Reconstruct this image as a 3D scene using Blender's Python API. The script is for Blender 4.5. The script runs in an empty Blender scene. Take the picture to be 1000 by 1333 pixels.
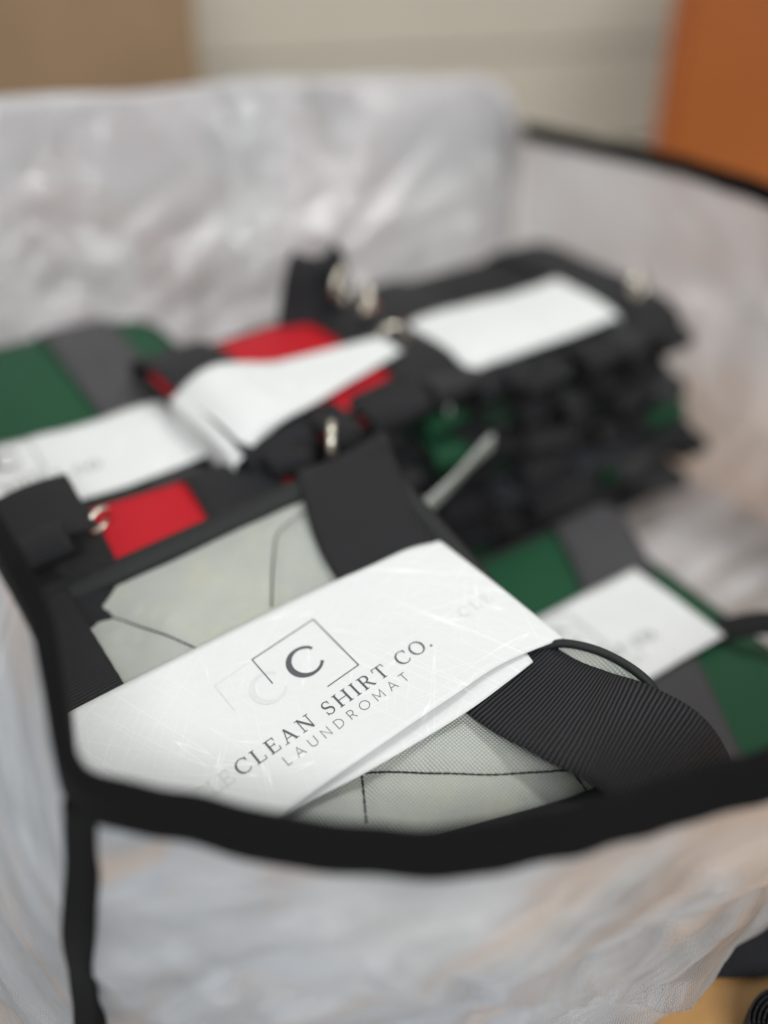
import bpy, math, random
from mathutils import Vector, Matrix, noise
random.seed(7)
sc = bpy.context.scene
COL = sc.collection
R = math.radians
PI = math.pi

# ------------------------------------------------------------------ camera
PITCH, FPX, CZ = R(35), 1300.0, 0.314
CAM = Vector((0, 0, CZ))
cam = bpy.data.cameras.new('camera')
cam.sensor_fit = 'VERTICAL'
cam.sensor_height = 36.0
cam.lens = 36.0 * FPX / 1333.0
cam.clip_start = 0.01
cam.clip_end = 50
camo = bpy.data.objects.new('camera', cam)
COL.objects.link(camo)
camo.location = CAM
camo.rotation_euler = (PI / 2 - PITCH, 0, 0)
sc.camera = camo
cam.dof.use_dof = True
cam.dof.focus_distance = 0.435
cam.dof.aperture_fstop = 1.45
cam.dof.aperture_blades = 0

# ------------------------------------------------------------------ light
w = bpy.data.worlds.new('World')
sc.world = w
w.use_nodes = True
bg = w.node_tree.nodes['Background']
bg.inputs[0].default_value = (0.90, 0.96, 1.0, 1)
bg.inputs[1].default_value = 0.47


def area(name, loc, target, sx, sy, power, col):
    l = bpy.data.lights.new(name, 'AREA')
    l.shape = 'RECTANGLE'
    l.size, l.size_y = sx, sy
    l.energy = power
    l.color = col
    o = bpy.data.objects.new(name, l)
    COL.objects.link(o)
    o.location = loc
    o.rotation_euler = (Vector(target) - Vector(loc)).to_track_quat('-Z', 'Y').to_euler()


area('ceiling_and_fill_lamp', (0.75, 0.95, 2.1), (0, 0.45, 0), 0.55, 0.35, 24, (1.0, 0.985, 0.96))
area('ceiling_and_fill_lamp', (-0.9, 0.75, 2.2), (0, 0.5, 0), 0.9, 0.5, 5, (0.95, 0.98, 1.0))
area('ceiling_and_fill_lamp', (0.25, -1.5, 1.7), (0, 0.4, 0), 1.3, 0.7, 50, (0.97, 0.985, 1.0))  # fill lamp added behind the camera to brighten the bag's front

sc.view_settings.view_transform = 'Standard'
sc.view_settings.look = 'None'
sc.view_settings.exposure = 0.0
sc.view_settings.gamma = 1.0
sc.cycles.use_denoising = True
sc.cycles.max_bounces = 10
sc.cycles.transparent_max_bounces = 16
sc.cycles.caustics_reflective = False
sc.cycles.caustics_refractive = False
sc.cycles.sample_clamp_indirect = 4.0

# ------------------------------------------------------------------ picture -> place
CF = Vector((0, math.cos(PITCH), -math.sin(PITCH)))
CU = Vector((0, math.sin(PITCH), math.cos(PITCH)))
CR = Vector((1, 0, 0))


def ray(x, y):
    return CF * FPX + CR * (x - 500) - CU * (y - 666.5)


def px(x, y, z):
    d = ray(x, y)
    return CAM + d * ((z - CZ) / d.z)


def pxp(x, y, o, n):
    d = ray(x, y)
    return CAM + d * ((o - CAM).dot(n) / d.dot(n))


# ------------------------------------------------------------------ materials
def new_mat(name):
    m = bpy.data.materials.new(name)
    m.use_nodes = True
    nt = m.node_tree
    b = nt.nodes['Principled BSDF']
    return m, nt, b


def nd(nt, t, **kw):
    n = nt.nodes.new(t)
    for k, v in kw.items():
        if k.startswith('i_'):
            key = k[2:]
            n.inputs[int(key) if key.isdigit() else key].default_value = v
        else:
            setattr(n, k, v)
    return n


def math_n(nt, op, a, b=None, c=None):
    n = nt.nodes.new('ShaderNodeMath')
    n.operation = op
    for i, v in enumerate((a, b, c)):
        if v is None:
            continue
        if isinstance(v, (int, float)):
            n.inputs[i].default_value = v
        else:
            nt.links.new(v, n.inputs[i])
    return n.outputs[0]


def ramp(nt, fac, stops):
    n = nt.nodes.new('ShaderNodeValToRGB')
    e = n.color_ramp.elements
    while len(e) < len(stops):
        e.new(0.5)
    for el, (p, c) in zip(e, stops):
        el.position = p
        el.color = (c[0], c[1], c[2], 1) if not isinstance(c, (int, float)) else (c, c, c, 1)
    nt.links.new(fac, n.inputs[0])
    return n.outputs[0]


def mixc(nt, fac, a, b, mode='MIX'):
    n = nt.nodes.new('ShaderNodeMix')
    n.data_type = 'RGBA'
    n.blend_type = mode
    for i, v in ((0, fac), (6, a), (7, b)):
        if isinstance(v, (int, float)):
            n.inputs[i].default_value = v
        elif isinstance(v, tuple):
            n.inputs[i].default_value = (v[0], v[1], v[2], 1)
        else:
            nt.links.new(v, n.inputs[i])
    return n.outputs[2]


def coords(nt, kind='Object', scale=(1, 1, 1), rot=(0, 0, 0)):
    tc = nt.nodes.new('ShaderNodeTexCoord')
    mp = nt.nodes.new('ShaderNodeMapping')
    mp.vector_type = 'TEXTURE'                    # turn first, then stretch
    mp.inputs['Scale'].default_value = tuple(1.0 / v for v in scale)
    mp.inputs['Rotation'].default_value = rot
    nt.links.new(tc.outputs[kind], mp.inputs[0])
    return mp.outputs[0]


def noise_t(nt, vec, scale, detail=3, rough=0.5, dist=0.0):
    n = nt.nodes.new('ShaderNodeTexNoise')
    n.inputs['Scale'].default_value = scale
    n.inputs['Detail'].default_value = detail
    n.inputs['Roughness'].default_value = rough
    n.inputs['Distortion'].default_value = dist
    nt.links.new(vec, n.inputs['Vector'])
    return n.outputs['Fac']


def bump(nt, h, strength, dist, normal=None):
    n = nt.nodes.new('ShaderNodeBump')
    n.inputs['Strength'].default_value = strength
    n.inputs['Distance'].default_value = dist
    nt.links.new(h, n.inputs['Height'])
    if normal:
        nt.links.new(normal, n.inputs['Normal'])
    return n.outputs[0]


def sep(nt, v):
    n = nt.nodes.new('ShaderNodeSeparateXYZ')
    nt.links.new(v, n.inputs[0])
    return n.outputs


def mat_webbing(name, c0, c1, pitch=0.0019, spec=0.28, rough=0.52):
    """ribbed nylon webbing; uv in metres, u across, v along"""
    m, nt, b = new_mat(name)
    L = nt.links
    uv = sep(nt, coords(nt, 'UV'))
    jit = noise_t(nt, coords(nt, 'UV'), 90, 2)
    v = math_n(nt, 'ADD', uv[1], math_n(nt, 'MULTIPLY', jit, 0.0008))
    ph = math_n(nt, 'MULTIPLY', v, 2 * PI / pitch)
    rib = math_n(nt, 'POWER', math_n(nt, 'ABSOLUTE', math_n(nt, 'SINE', math_n(nt, 'MULTIPLY', ph, 0.5))), 0.7)
    # threads running across: little twisted bumps on every rib, shifted from rib to rib
    row = math_n(nt, 'FLOOR', math_n(nt, 'DIVIDE', v, pitch))
    u = math_n(nt, 'ADD', uv[0], math_n(nt, 'MULTIPLY', row, 0.00043))
    th = math_n(nt, 'ABSOLUTE', math_n(nt, 'SINE', math_n(nt, 'MULTIPLY', u, PI / 0.00086)))
    h = math_n(nt, 'ADD', rib, math_n(nt, 'MULTIPLY', th, 0.35))
    edge = noise_t(nt, coords(nt, 'UV', (1, 1, 1)), 14, 3)
    fac = math_n(nt, 'MULTIPLY', math_n(nt, 'MULTIPLY', math_n(nt, 'POWER', rib, 3.0), math_n(nt, 'MULTIPLY_ADD', th, 0.6, 0.4)), math_n(nt, 'ADD', edge, 0.35))
    col = mixc(nt, fac, c0, c1)  # crests lightened and grooves darkened in the colour, standing in for highlights
    L.new(col, b.inputs['Base Color'])
    b.inputs['Roughness'].default_value = rough
    b.inputs['Specular IOR Level'].default_value = spec
    b.inputs['Sheen Weight'].default_value = 0.0
    b.inputs['Sheen Roughness'].default_value = 0.4
    L.new(bump(nt, h, 0.9, 0.0007), b.inputs['Normal'])
    return m


def mat_weave(name, ca, cb, pitch, bumpd, rough=0.75, stain=None, sheen=0.0):
    """plain weave cloth; object coordinates in metres"""
    m, nt, b = new_mat(name)
    L = nt.links
    co = coords(nt, 'Object', rot=(0, 0, R(12)))
    wob = noise_t(nt, co, 60, 2)
    p = sep(nt, co)
    xx = math_n(nt, 'ADD', p[0], math_n(nt, 'MULTIPLY', wob, 0.0012))
    yy = math_n(nt, 'ADD', p[1], math_n(nt, 'MULTIPLY', wob, 0.0010))
    a = math_n(nt, 'SINE', math_n(nt, 'MULTIPLY', xx, 2 * PI / pitch))
    c = math_n(nt, 'SINE', math_n(nt, 'MULTIPLY', yy, 2 * PI / pitch))
    h = math_n(nt, 'MULTIPLY', a, c)
    hx = math_n(nt, 'ABSOLUTE', math_n(nt, 'SINE', math_n(nt, 'MULTIPLY', xx, 2 * PI / pitch)))
    hh = math_n(nt, 'MAXIMUM', math_n(nt, 'ABSOLUTE', h), math_n(nt, 'MULTIPLY', hx, 0.3))
    big = noise_t(nt, co, 18, 4, 0.6)
    col = mixc(nt, math_n(nt, 'MULTIPLY', hh, 0.9), cb, ca)
    col = mixc(nt, ramp(nt, big, [(0.35, 0.0), (0.7, 0.35)]), col, tuple(x * 0.72 for x in ca))
    if stain:
        st = noise_t(nt, coords(nt, 'Object', (1, 1, 1)), 23, 5, 0.62, 0.6)
        col = mixc(nt, ramp(nt, st, [(0.50, 0.0), (0.70, 0.55)]), col, stain)
    L.new(col, b.inputs['Base Color'])
    b.inputs['Roughness'].default_value = rough
    b.inputs['Sheen Weight'].default_value = sheen
    b.inputs['Specular IOR Level'].default_value = 0.18
    n1 = bump(nt, big, 0.25, 0.004)
    L.new(bump(nt, hh, 0.8, bumpd, n1), b.inputs['Normal'])
    return m


def mat_paper(name='label_paper'):
    m, nt, b = new_mat(name)
    L = nt.links
    base = (0.60, 0.605, 0.59)
    col = None
    co = coords(nt, 'Object')
    fib = noise_t(nt, coords(nt, 'Object', (110, 500, 40), (0, 0, R(-28))), 1.0, 3, 0.6)
    col = mixc(nt, ramp(nt, fib, [(0.3, 0.0), (0.75, 0.35)]), base, (0.655, 0.655, 0.64))
    hs = None
    for k, ang in enumerate((-38, -62, 8, 35, 78, -12, 55)):
        nz = noise_t(nt, coords(nt, 'Object', (3.0, 110, 1), (0, 0, R(ang))), 1.0, 1, 0.4)
        msk = noise_t(nt, coords(nt, 'Object', (9, 9, 9), (0, 0, R(ang * 2 + 11))), 1.0 + 0.3 * k, 2)
        line = ramp(nt, math_n(nt, 'ABSOLUTE', math_n(nt, 'SUBTRACT', nz, 0.52)), [(0.0, 1.0), (0.005, 0.0)])
        line = math_n(nt, 'MULTIPLY', line, ramp(nt, msk, [(0.47, 0.0), (0.6, 1.0)]))
        hs = line if hs is None else math_n(nt, 'MAXIMUM', hs, line)
    col = mixc(nt, math_n(nt, 'MULTIPLY', hs, 0.75), col, (0.76, 0.76, 0.75))
    L.new(col, b.inputs['Base Color'])
    b.inputs['Roughness'].default_value = 0.7
    b.inputs['Specular IOR Level'].default_value = 0.15
    b.inputs['Subsurface Weight'].default_value = 0.0
    soft = noise_t(nt, co, 55, 3)
    n1 = bump(nt, soft, 0.12, 0.003)
    L.new(bump(nt, fib, 0.25, 0.0002, n1), b.inputs['Normal'])
    return m


def mat_plain(name, col, rough=0.5, metal=0.0, spec=0.5, nscale=0, var=0.25, bumps=0.0, bscale=60):
    m, nt, b = new_mat(name)
    L = nt.links
    b.inputs['Base Color'].default_value = (*col, 1)
    b.inputs['Roughness'].default_value = rough
    b.inputs['Metallic'].default_value = metal
    b.inputs['Specular IOR Level'].default_value = spec
    co = coords(nt, 'Object')
    if nscale:
        n = noise_t(nt, co, nscale, 4, 0.6)
        L.new(mixc(nt, ramp(nt, n, [(0.3, 0.0), (0.75, 1.0)]), col, tuple(c * (1 - var) for c in col)), b.inputs['Base Color'])
    if bumps:
        L.new(bump(nt, noise_t(nt, co, bscale, 4), 0.4, bumps), b.inputs['Normal'])
    return m


def mat_plastic(name, tint, clear=0.30, milky=0.62, seed=0.0, gloss=0.06, grough=0.22, crink=0.5, soft=1.0, warm=None):
    """milky woven poly sheet: scattering, frosted see-through and a wet gloss; uv in metres"""
    m, nt, b = new_mat(name)
    L = nt.links
    nt.nodes.remove(b)
    out = nt.nodes['Material Output']
    uv = coords(nt, 'UV')
    p = sep(nt, uv)
    wob = noise_t(nt, uv, 30, 2)
    gx = math_n(nt, 'ABSOLUTE', math_n(nt, 'SINE', math_n(nt, 'MULTIPLY', math_n(nt, 'ADD', p[0], math_n(nt, 'MULTIPLY', wob, 0.002)), PI / 0.0015)))
    gy = math_n(nt, 'ABSOLUTE', math_n(nt, 'SINE', math_n(nt, 'MULTIPLY', math_n(nt, 'ADD', p[1], math_n(nt, 'MULTIPLY', wob, 0.002)), PI / 0.0015)))
    grid = math_n(nt, 'MAXIMUM', math_n(nt, 'POWER', gx, 6), math_n(nt, 'POWER', gy, 6))
    cr = noise_t(nt, coords(nt, 'UV', (1, 1, 1), (0, 0, R(40))), 17 + seed, 6, 0.62, 1.2)
    cr2 = noise_t(nt, coords(nt, 'UV', (9, 42, 1), (0, 0, R(36))), 1.0, 4, 0.6, 0.5)
    nsoft = bump(nt, grid, 0.5, 0.0003, bump(nt, cr2, 0.35 * soft, 0.006))
    nb = bump(nt, cr, (0.3 + 0.1 * crink) * soft, 0.010)
    nb = bump(nt, cr2, 0.5 * soft, 0.007, nb)
    vo = nd(nt, 'ShaderNodeTexVoronoi', i_Scale=24.0 + 3 * seed)
    vm = nd(nt, 'ShaderNodeVectorMath', operation='ADD')
    vn = nd(nt, 'ShaderNodeTexNoise', i_Scale=11.0, i_Detail=3.0)
    L.new(coords(nt, 'UV', (0.6, 1.3, 1), (0, 0, R(35))), vm.inputs[0])
    L.new(uv, vn.inputs['Vector'])
    vs = nd(nt, 'ShaderNodeVectorMath', operation='SCALE')
    vs.inputs['Scale'].default_value = 0.11
    L.new(vn.outputs['Color'], vs.inputs[0])
    L.new(vs.outputs[0], vm.inputs[1])
    L.new(vm.outputs[0], vo.inputs['Vector'])
    msk = ramp(nt, noise_t(nt, uv, 6.0 + seed, 2), [(0.50, 0.0), (0.62, 1.0)])
    nb = bump(nt, math_n(nt, 'MULTIPLY', vo.outputs['Distance'], msk), crink, 0.016, nb)
    nb = bump(nt, grid, 0.7, 0.0004, nb)
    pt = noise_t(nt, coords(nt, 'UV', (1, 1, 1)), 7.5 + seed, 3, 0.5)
    col = mixc(nt, ramp(nt, pt, [(0.4, 0.0), (0.62, 1.0)]), tint[0], tint[1])  # tint patches painted in for coloured light passing through the sheet
    if warm:                                      # slanting warm streaks, painted in for colour coming through from the contents
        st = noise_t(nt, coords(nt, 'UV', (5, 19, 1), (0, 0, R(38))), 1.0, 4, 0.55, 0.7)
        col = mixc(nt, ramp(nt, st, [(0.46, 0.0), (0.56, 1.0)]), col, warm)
    col = mixc(nt, math_n(nt, 'MULTIPLY', grid, 0.30), col, (0.55, 0.55, 0.56))
    dif = nd(nt, 'ShaderNodeBsdfDiffuse')
    trl = nd(nt, 'ShaderNodeBsdfTranslucent')
    ref = nd(nt, 'ShaderNodeBsdfRefraction', i_IOR=1.01, i_Roughness=0.42)
    trn = nd(nt, 'ShaderNodeBsdfTransparent')
    gl = nd(nt, 'ShaderNodeBsdfGlossy', i_Roughness=grough)
    for s in (dif, trl):
        L.new(col, s.inputs['Color'])
        L.new(nsoft, s.inputs['Normal'])
    ref.inputs['Color'].default_value = (0.94, 0.93, 0.93, 1)
    trn.inputs['Color'].default_value = (0.95, 0.94, 0.94, 1)
    L.new(nb, gl.inputs['Normal'])
    def mx(f, a, c):
        n = nt.nodes.new('ShaderNodeMixShader')
        if isinstance(f, float):
            n.inputs[0].default_value = f
        else:
            L.new(f, n.inputs[0])
        L.new(a, n.inputs[1])
        L.new(c, n.inputs[2])
        return n.outputs[0]
    scat = mx(milky, dif.outputs[0], trl.outputs[0])
    see = mx(0.25, ref.outputs[0], trn.outputs[0])
    den = ramp(nt, cr2, [(0.36, clear * 1.7), (0.62, clear * 0.45)])
    body = mx(den, scat, see)
    fr = nd(nt, 'ShaderNodeLayerWeight', i_Blend=0.5)   # the same from both faces of the sheet
    L.new(nb, fr.inputs['Normal'])
    allm = mx(math_n(nt, 'MULTIPLY_ADD', math_n(nt, 'POWER', fr.outputs['Facing'], 4.0), 0.45, gloss), body, gl.outputs[0])
    L.new(allm, out.inputs['Surface'])
    return m


M = {}
M['web'] = mat_webbing('black_webbing', (0.004, 0.004, 0.0045), (0.040, 0.040, 0.044), 0.0018, 0.24)
M['webgrey'] = mat_webbing('grey_webbing', (0.040, 0.038, 0.040), (0.115, 0.110, 0.115))
M['webdark'] = mat_webbing('charcoal_webbing', (0.014, 0.014, 0.015), (0.060, 0.059, 0.062))
M['tape'] = mat_webbing('black_binding_tape', (0.003, 0.0029, 0.003), (0.008, 0.0076, 0.0082), 0.0013, 0.12, 0.7)
M['bind'] = mat_plain('black_edge_binding', (0.012, 0.0125, 0.0125), 0.65, spec=0.3, bumps=0.0008, bscale=300)
M['canvas'] = mat_weave('grey_green_canvas', (0.60, 0.62, 0.565), (0.25, 0.265, 0.245), 0.0027, 0.0006, stain=(0.50, 0.49, 0.38))
M['green'] = mat_weave('green_nylon', (0.016, 0.088, 0.040), (0.010, 0.05, 0.022), 0.0012, 0.0002, 0.55)
M['red'] = mat_weave('red_nylon', (0.56, 0.012, 0.022), (0.36, 0.006, 0.012), 0.0012, 0.0002, 0.55)
M['black'] = mat_weave('black_nylon', (0.016, 0.017, 0.018), (0.008, 0.008, 0.009), 0.0012, 0.0002, 0.55)
M['slate'] = mat_weave('slate_nylon', (0.05, 0.052, 0.06), (0.03, 0.03, 0.034), 0.0012, 0.0002, 0.55)
M['paper'] = mat_paper()
M['ink'] = mat_plain('grey_ink', (0.085, 0.085, 0.088), 0.6, spec=0.2)
M['inklight'] = mat_plain('light_grey_ink', (0.13, 0.13, 0.133), 0.6, spec=0.2)
M['ghost'] = mat_plain('faint_offset_ink', (0.535, 0.54, 0.53), 0.6, spec=0.2, nscale=400, var=-0.1)
M['thread'] = mat_plain('dark_thread', (0.018, 0.022, 0.022), 0.7, spec=0.2)
M['metal'] = mat_plain('nickel_metal', (0.80, 0.74, 0.62), 0.22, 1.0)
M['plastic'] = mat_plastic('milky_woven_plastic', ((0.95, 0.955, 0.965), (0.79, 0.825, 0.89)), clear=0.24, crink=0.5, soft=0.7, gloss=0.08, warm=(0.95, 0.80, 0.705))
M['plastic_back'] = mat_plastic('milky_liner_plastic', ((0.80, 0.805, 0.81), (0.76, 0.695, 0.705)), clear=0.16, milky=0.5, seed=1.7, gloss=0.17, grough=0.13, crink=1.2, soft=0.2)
M['plastic_right'] = mat_plastic('milky_side_plastic', ((0.95, 0.95, 0.955), (0.93, 0.895, 0.895)), clear=0.14, milky=0.5, seed=0.9, gloss=0.12, grough=0.16, crink=0.7, soft=0.6)  # bag plastic again, its colour lightened because this side gets less light
M['plastic_base'] = mat_plastic('milky_base_plastic', ((0.90, 0.90, 0.90), (0.86, 0.82, 0.80)), clear=0.42, milky=0.2, seed=0.6)


# ------------------------------------------------------------------ mesh helpers
def link(name, verts, faces, mat, parent=None, uvs=None, smooth=True):
    me = bpy.data.meshes.new(name)
    me.from_pydata([tuple(v) for v in verts], [], faces)
    if uvs:
        lay = me.uv_layers.new(name='uv')
        for poly in me.polygons:
            for li in poly.loop_indices:
                lay.data[li].uv = uvs[me.loops[li].vertex_index]
    me.materials.append(mat)
    if smooth:
        me.polygons.foreach_set('use_smooth', [True] * len(me.polygons))
    me.update()
    o = bpy.data.objects.new(name, me)
    COL.objects.link(o)
    if parent:
        o.parent = parent
    return o


def empty(name, loc, mat3=None):
    o = bpy.data.objects.new(name, None)
    COL.objects.link(o)
    o.empty_display_size = 0.02
    m = Matrix.Translation(loc)
    if mat3:
        m = m @ mat3.to_4x4()
    o.matrix_world = m
    return o


def tag(o, label=None, cat=None, group=None, kind=None):
    for k, v in (('label', label), ('category', cat), ('group', group), ('kind', kind)):
        if v:
            o[k] = v
    return o


def grid_faces(nu, nv, off=0, wrap=False):
    f = []
    for i in range(nu - (0 if wrap else 1)):
        i2 = (i + 1) % nu
        for j in range(nv - 1):
            f.append((off + i * nv + j, off + i2 * nv + j, off + i2 * nv + j + 1, off + i * nv + j + 1))
    return f


def catmull(pts, n):
    P = [Vector(p) for p in pts]
    P = [P[0] * 2 - P[1]] + P + [P[-1] * 2 - P[-2]]
    dense = []
    for i in range(1, len(P) - 2):
        a, b, c, d = P[i - 1], P[i], P[i + 1], P[i + 2]
        for k in range(24):
            t = k / 24
            dense.append(0.5 * ((2 * b) + (c - a) * t + (2 * a - 5 * b + 4 * c - d) * t * t + (3 * b - a - 3 * c + d) * t ** 3))
    dense.append(P[-2])
    return resample(dense, n)


def resample(pts, n):
    L = [0]
    for a, b in zip(pts, pts[1:]):
        L.append(L[-1] + (b - a).length)
    out, j = [], 0
    for i in range(n):
        s = L[-1] * i / (n - 1)
        while j < len(L) - 2 and L[j + 1] < s:
            j += 1
        d = L[j + 1] - L[j]
        out.append(pts[j].lerp(pts[j + 1], (s - L[j]) / d if d > 1e-12 else 0))
    return out


def ribbon(name, path, side, width, th, mat, parent, crown=0.0, seg=6):
    """webbing: path points, side vectors (unit, across), thickness th; rounded edges"""
    n = len(path)
    sides = side if isinstance(side, list) else [side] * n
    V, UV = [], []
    prof = []
    for k in range(seg + 1):
        u = -1 + 2 * k / seg
        prof.append((u, 0.5 * (1 if abs(u) < 0.999 else 0.45)))
    for k in range(seg, -1, -1):
        u = -1 + 2 * k / seg
        prof.append((u, -0.5 * (1 if abs(u) < 0.999 else 0.45)))
    m = len(prof)
    s = 0
    for i in range(n):
        t = (path[min(i + 1, n - 1)] - path[max(i - 1, 0)]).normalized()
        sd = sides[i]
        sd = (sd - t * sd.dot(t)).normalized()
        nn = sd.cross(t)
        if i:
            s += (path[i] - path[i - 1]).length
        for u, h in prof:
            V.append(path[i] + sd * (u * width / 2) + nn * (h * th + crown * (1 - u * u)))
            UV.append((u * width / 2, s))
    F = []
    for i in range(n - 1):
        for k in range(m):
            k2 = (k + 1) % m
            F.append((i * m + k, i * m + k2, (i + 1) * m + k2, (i + 1) * m + k))
    F.append(tuple(range(m)))
    F.append(tuple((n - 1) * m + k for k in reversed(range(m))))
    return link(name, V, F, mat, parent, UV)


def tube(name, path, r, mat, parent=None, seg=8, closed=False, ref=Vector((0, 0, 1)), sx=1.0):
    n = len(path)
    V, UV, F = [], [], []
    s = 0
    for i in range(n):
        if closed:
            t = (path[(i + 1) % n] - path[i - 1]).normalized()
        else:
            t = (path[min(i + 1, n - 1)] - path[max(i - 1, 0)]).normalized()
        a = t.cross(ref)
        if a.length < 1e-4:
            a = t.cross(Vector((1, 0.2, 0)))
        a.normalize()
        b = a.cross(t)
        rr = r[i] if isinstance(r, list) else r
        if i:
            s += (path[i] - path[i - 1]).length
        for k in range(seg):
            an = 2 * PI * k / seg
            V.append(path[i] + a * (rr * math.cos(an) * sx) + b * (rr * math.sin(an)))
            UV.append((an * rr, s))
    for i in range(n if closed else n - 1):
        i2 = (i + 1) % n
        for k in range(seg):
            k2 = (k + 1) % seg
            F.append((i * seg + k, i2 * seg + k, i2 * seg + k2, i * seg + k2))
    if not closed:
        F.append(tuple(reversed(range(seg))))
        F.append(tuple((n - 1) * seg + k for k in range(seg)))
    return link(name, V, F, mat, parent, UV)


def box(name, lo, hi, mat, parent=None, bev=0.0):
    x0, y0, z0 = lo
    x1, y1, z1 = hi
    import bmesh
    bm = bmesh.new()
    bmesh.ops.create_cube(bm, size=1)
    for v in bm.verts:
        v.co = Vector((x0 + (v.co.x + .5) * (x1 - x0), y0 + (v.co.y + .5) * (y1 - y0), z0 + (v.co.z + .5) * (z1 - z0)))
    if bev:
        bmesh.ops.bevel(bm, geom=list(bm.edges), offset=bev, segments=3, affect='EDGES', profile=0.5)
    me = bpy.data.meshes.new(name)
    bm.to_mesh(me)
    bm.free()
    me.materials.append(mat)
    o = bpy.data.objects.new(name, me)
    COL.objects.link(o)
    if parent:
        o.parent = parent
    return o


def nz(p, s, seed=0.0):
    return noise.noise(Vector((p[0] * s + seed, p[1] * s - seed * 1.7, (p[2] if len(p) > 2 else 0) * s + seed * 0.6)))


# ================================================================== THE SETTING
TZ = -0.16                                        # top of the table
m, nt, b = new_mat('tan_wood')
gr = noise_t(nt, coords(nt, 'Object', (3, 40, 3), (0, 0, R(20))), 1.0, 5, 0.6, 0.8)
nt.links.new(mixc(nt, ramp(nt, gr, [(0.3, 0.0), (0.75, 1.0)]), (0.56, 0.31, 0.115), (0.47, 0.25, 0.085)), b.inputs['Base Color'])
b.inputs['Roughness'].default_value = 0.5
M['wood'] = m
M['laminate'] = mat_plain('pale_grey_laminate', (0.62, 0.615, 0.61), 0.45, nscale=30, var=0.05)
tag(box('tabletop', (-1.6, -0.5, TZ - 0.042), (1.8, 2.3, TZ - 0.008), M['laminate'], None, 0.003), 'pale grey tabletop under the plastic bag', None, None, 'structure')
brd = empty('wooden_board', (0.27, 0.40, TZ - 0.0078), Matrix.Rotation(R(24), 3, 'Z'))
tag(brd, 'tan wooden board lying under the right front corner of the bag', 'board')
box('board_panel', (-0.21, -0.36, 0), (0.33, 0.46, 0.0074), M['wood'], brd, 0.002)
box('edge_strip', (-0.2105, -0.372, 0), (0.3305, -0.3605, 0.0074), M['wood'], brd, 0.002)

# beige wall of large panels behind the table
M['beige'] = mat_plain('beige_wall_panel', (0.54, 0.50, 0.41), 0.55, nscale=2.2, var=0.12)
M['joint'] = mat_plain('wall_joint', (0.20, 0.18, 0.14), 0.8, nscale=9, var=0.2)
wy = R(13)
wm = Matrix.Rotation(wy, 3, 'Z')
wall = empty('wall', (0, 1.69, TZ), wm)
tag(wall, 'beige panelled wall behind the table', None, None, 'structure')
box('joint_backing', (-2.2, 0.012, 0.0), (2.2, 0.06, 1.7), M['joint'], wall)
zs = [0.0, 0.160, 0.62, 1.1, 1.6]
for i in range(3):
    for j in range(4):
        x0 = -2.02 + i * 1.3
        box('wall_panel', (x0 + 0.004, 0.0, zs[j] + 0.003), (x0 + 1.292, 0.02, zs[j + 1] - 0.003), M['beige'], wall, 0.003)

# cardboard box, back left
M['card'] = mat_plain('brown_cardboard', (0.30, 0.195, 0.112), 0.8, spec=0.2, nscale=9, var=0.22, bumps=0.001, bscale=40)
M['cardtape'] = mat_plain('brown_parcel_tape', (0.30, 0.18, 0.085), 0.35, nscale=5, var=0.1)
crn = px(259, 60, 0.1)
d = ray(259, 70)
t = 1.12 / d.y
cb = CAM + d * t
cbm = Matrix.Rotation(R(11), 3, 'Z')
cbx = empty('cardboard_box', (cb.x, cb.y, TZ), cbm)
tag(cbx, 'plain brown cardboard box standing behind the bag at left', 'box')
W_, D_, H_ = 0.50, 0.36, 0.38
th = 0.004
for nm, lo, hi in (('front_side', (-W_, 0, 0), (0, th, H_)), ('back_side', (-W_, D_ - th, 0), (0, D_, H_)),
                   ('left_side', (-W_, th + .0005, 0), (-W_ + th, D_ - th - .0005, H_)), ('right_side', (-th, th + .0005, 0), (0, D_ - th - .0005, H_)),
                   ('base', (-W_ + th + .0005, th + .0005, 0.0005), (-th - .0005, D_ - th - .0005, 0.005)),
                   ('top_flap', (-W_ + .001, .001, H_ + .001), (-.001, D_ / 2 - .001, H_ + .005)),
                   ('top_flap', (-W_ + .001, D_ / 2 + .001, H_ + .001), (-.001, D_ - .001, H_ + .005))):
    box(nm, lo, hi, M['card'], cbx, 0.0012)
box('tape', (-W_ - 0.001, D_ / 2 - 0.025, H_ + 0.0055), (0.001, D_ / 2 + 0.025, H_ + 0.0062), M['cardtape'], cbx)

# orange cabinet, back right
M['orange'] = mat_plain('orange_laminate', (0.37, 0.098, 0.012), 0.42, nscale=3, var=0.2)
M['orangeedge'] = mat_plain('orange_edge_band', (0.33, 0.08, 0.012), 0.4, nscale=5, var=0.1)
d = ray(864, 90)
oc = CAM + d * (1.22 / d.y)
ocb = empty('orange_cabinet', (oc.x, oc.y, TZ), Matrix.Rotation(R(-17.5), 3, 'Z'))
tag(ocb, 'orange boxy cabinet standing behind the bag at right', 'cabinet')
box('side', (0.0, 0.0, 0), (0.016, 0.34, 0.37), M['orangeedge'], ocb, 0.002)
box('side', (0.60, 0.0, 0), (0.616, 0.34, 0.37), M['orange'], ocb, 0.002)
box('front_panel', (0.0165, 0.002, 0.0), (0.5995, 0.018, 0.37), M['orange'], ocb, 0.002)
box('back_panel', (0.0165, 0.324, 0.0), (0.5995, 0.339, 0.37), M['orange'], ocb, 0.001)
box('top_panel', (-0.004, -0.006, 0.3705), (0.62, 0.346, 0.388), M['orange'], ocb, 0.002)

# ================================================================== THE BAG
bag = empty('storage_bag', (0.0, 0.5, TZ))
tag(bag, 'large open bag of milky translucent woven plastic with black tape binding', 'bag')
BI = Matrix.Translation((0.0, -0.5, -TZ))         # world -> bag local


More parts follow.
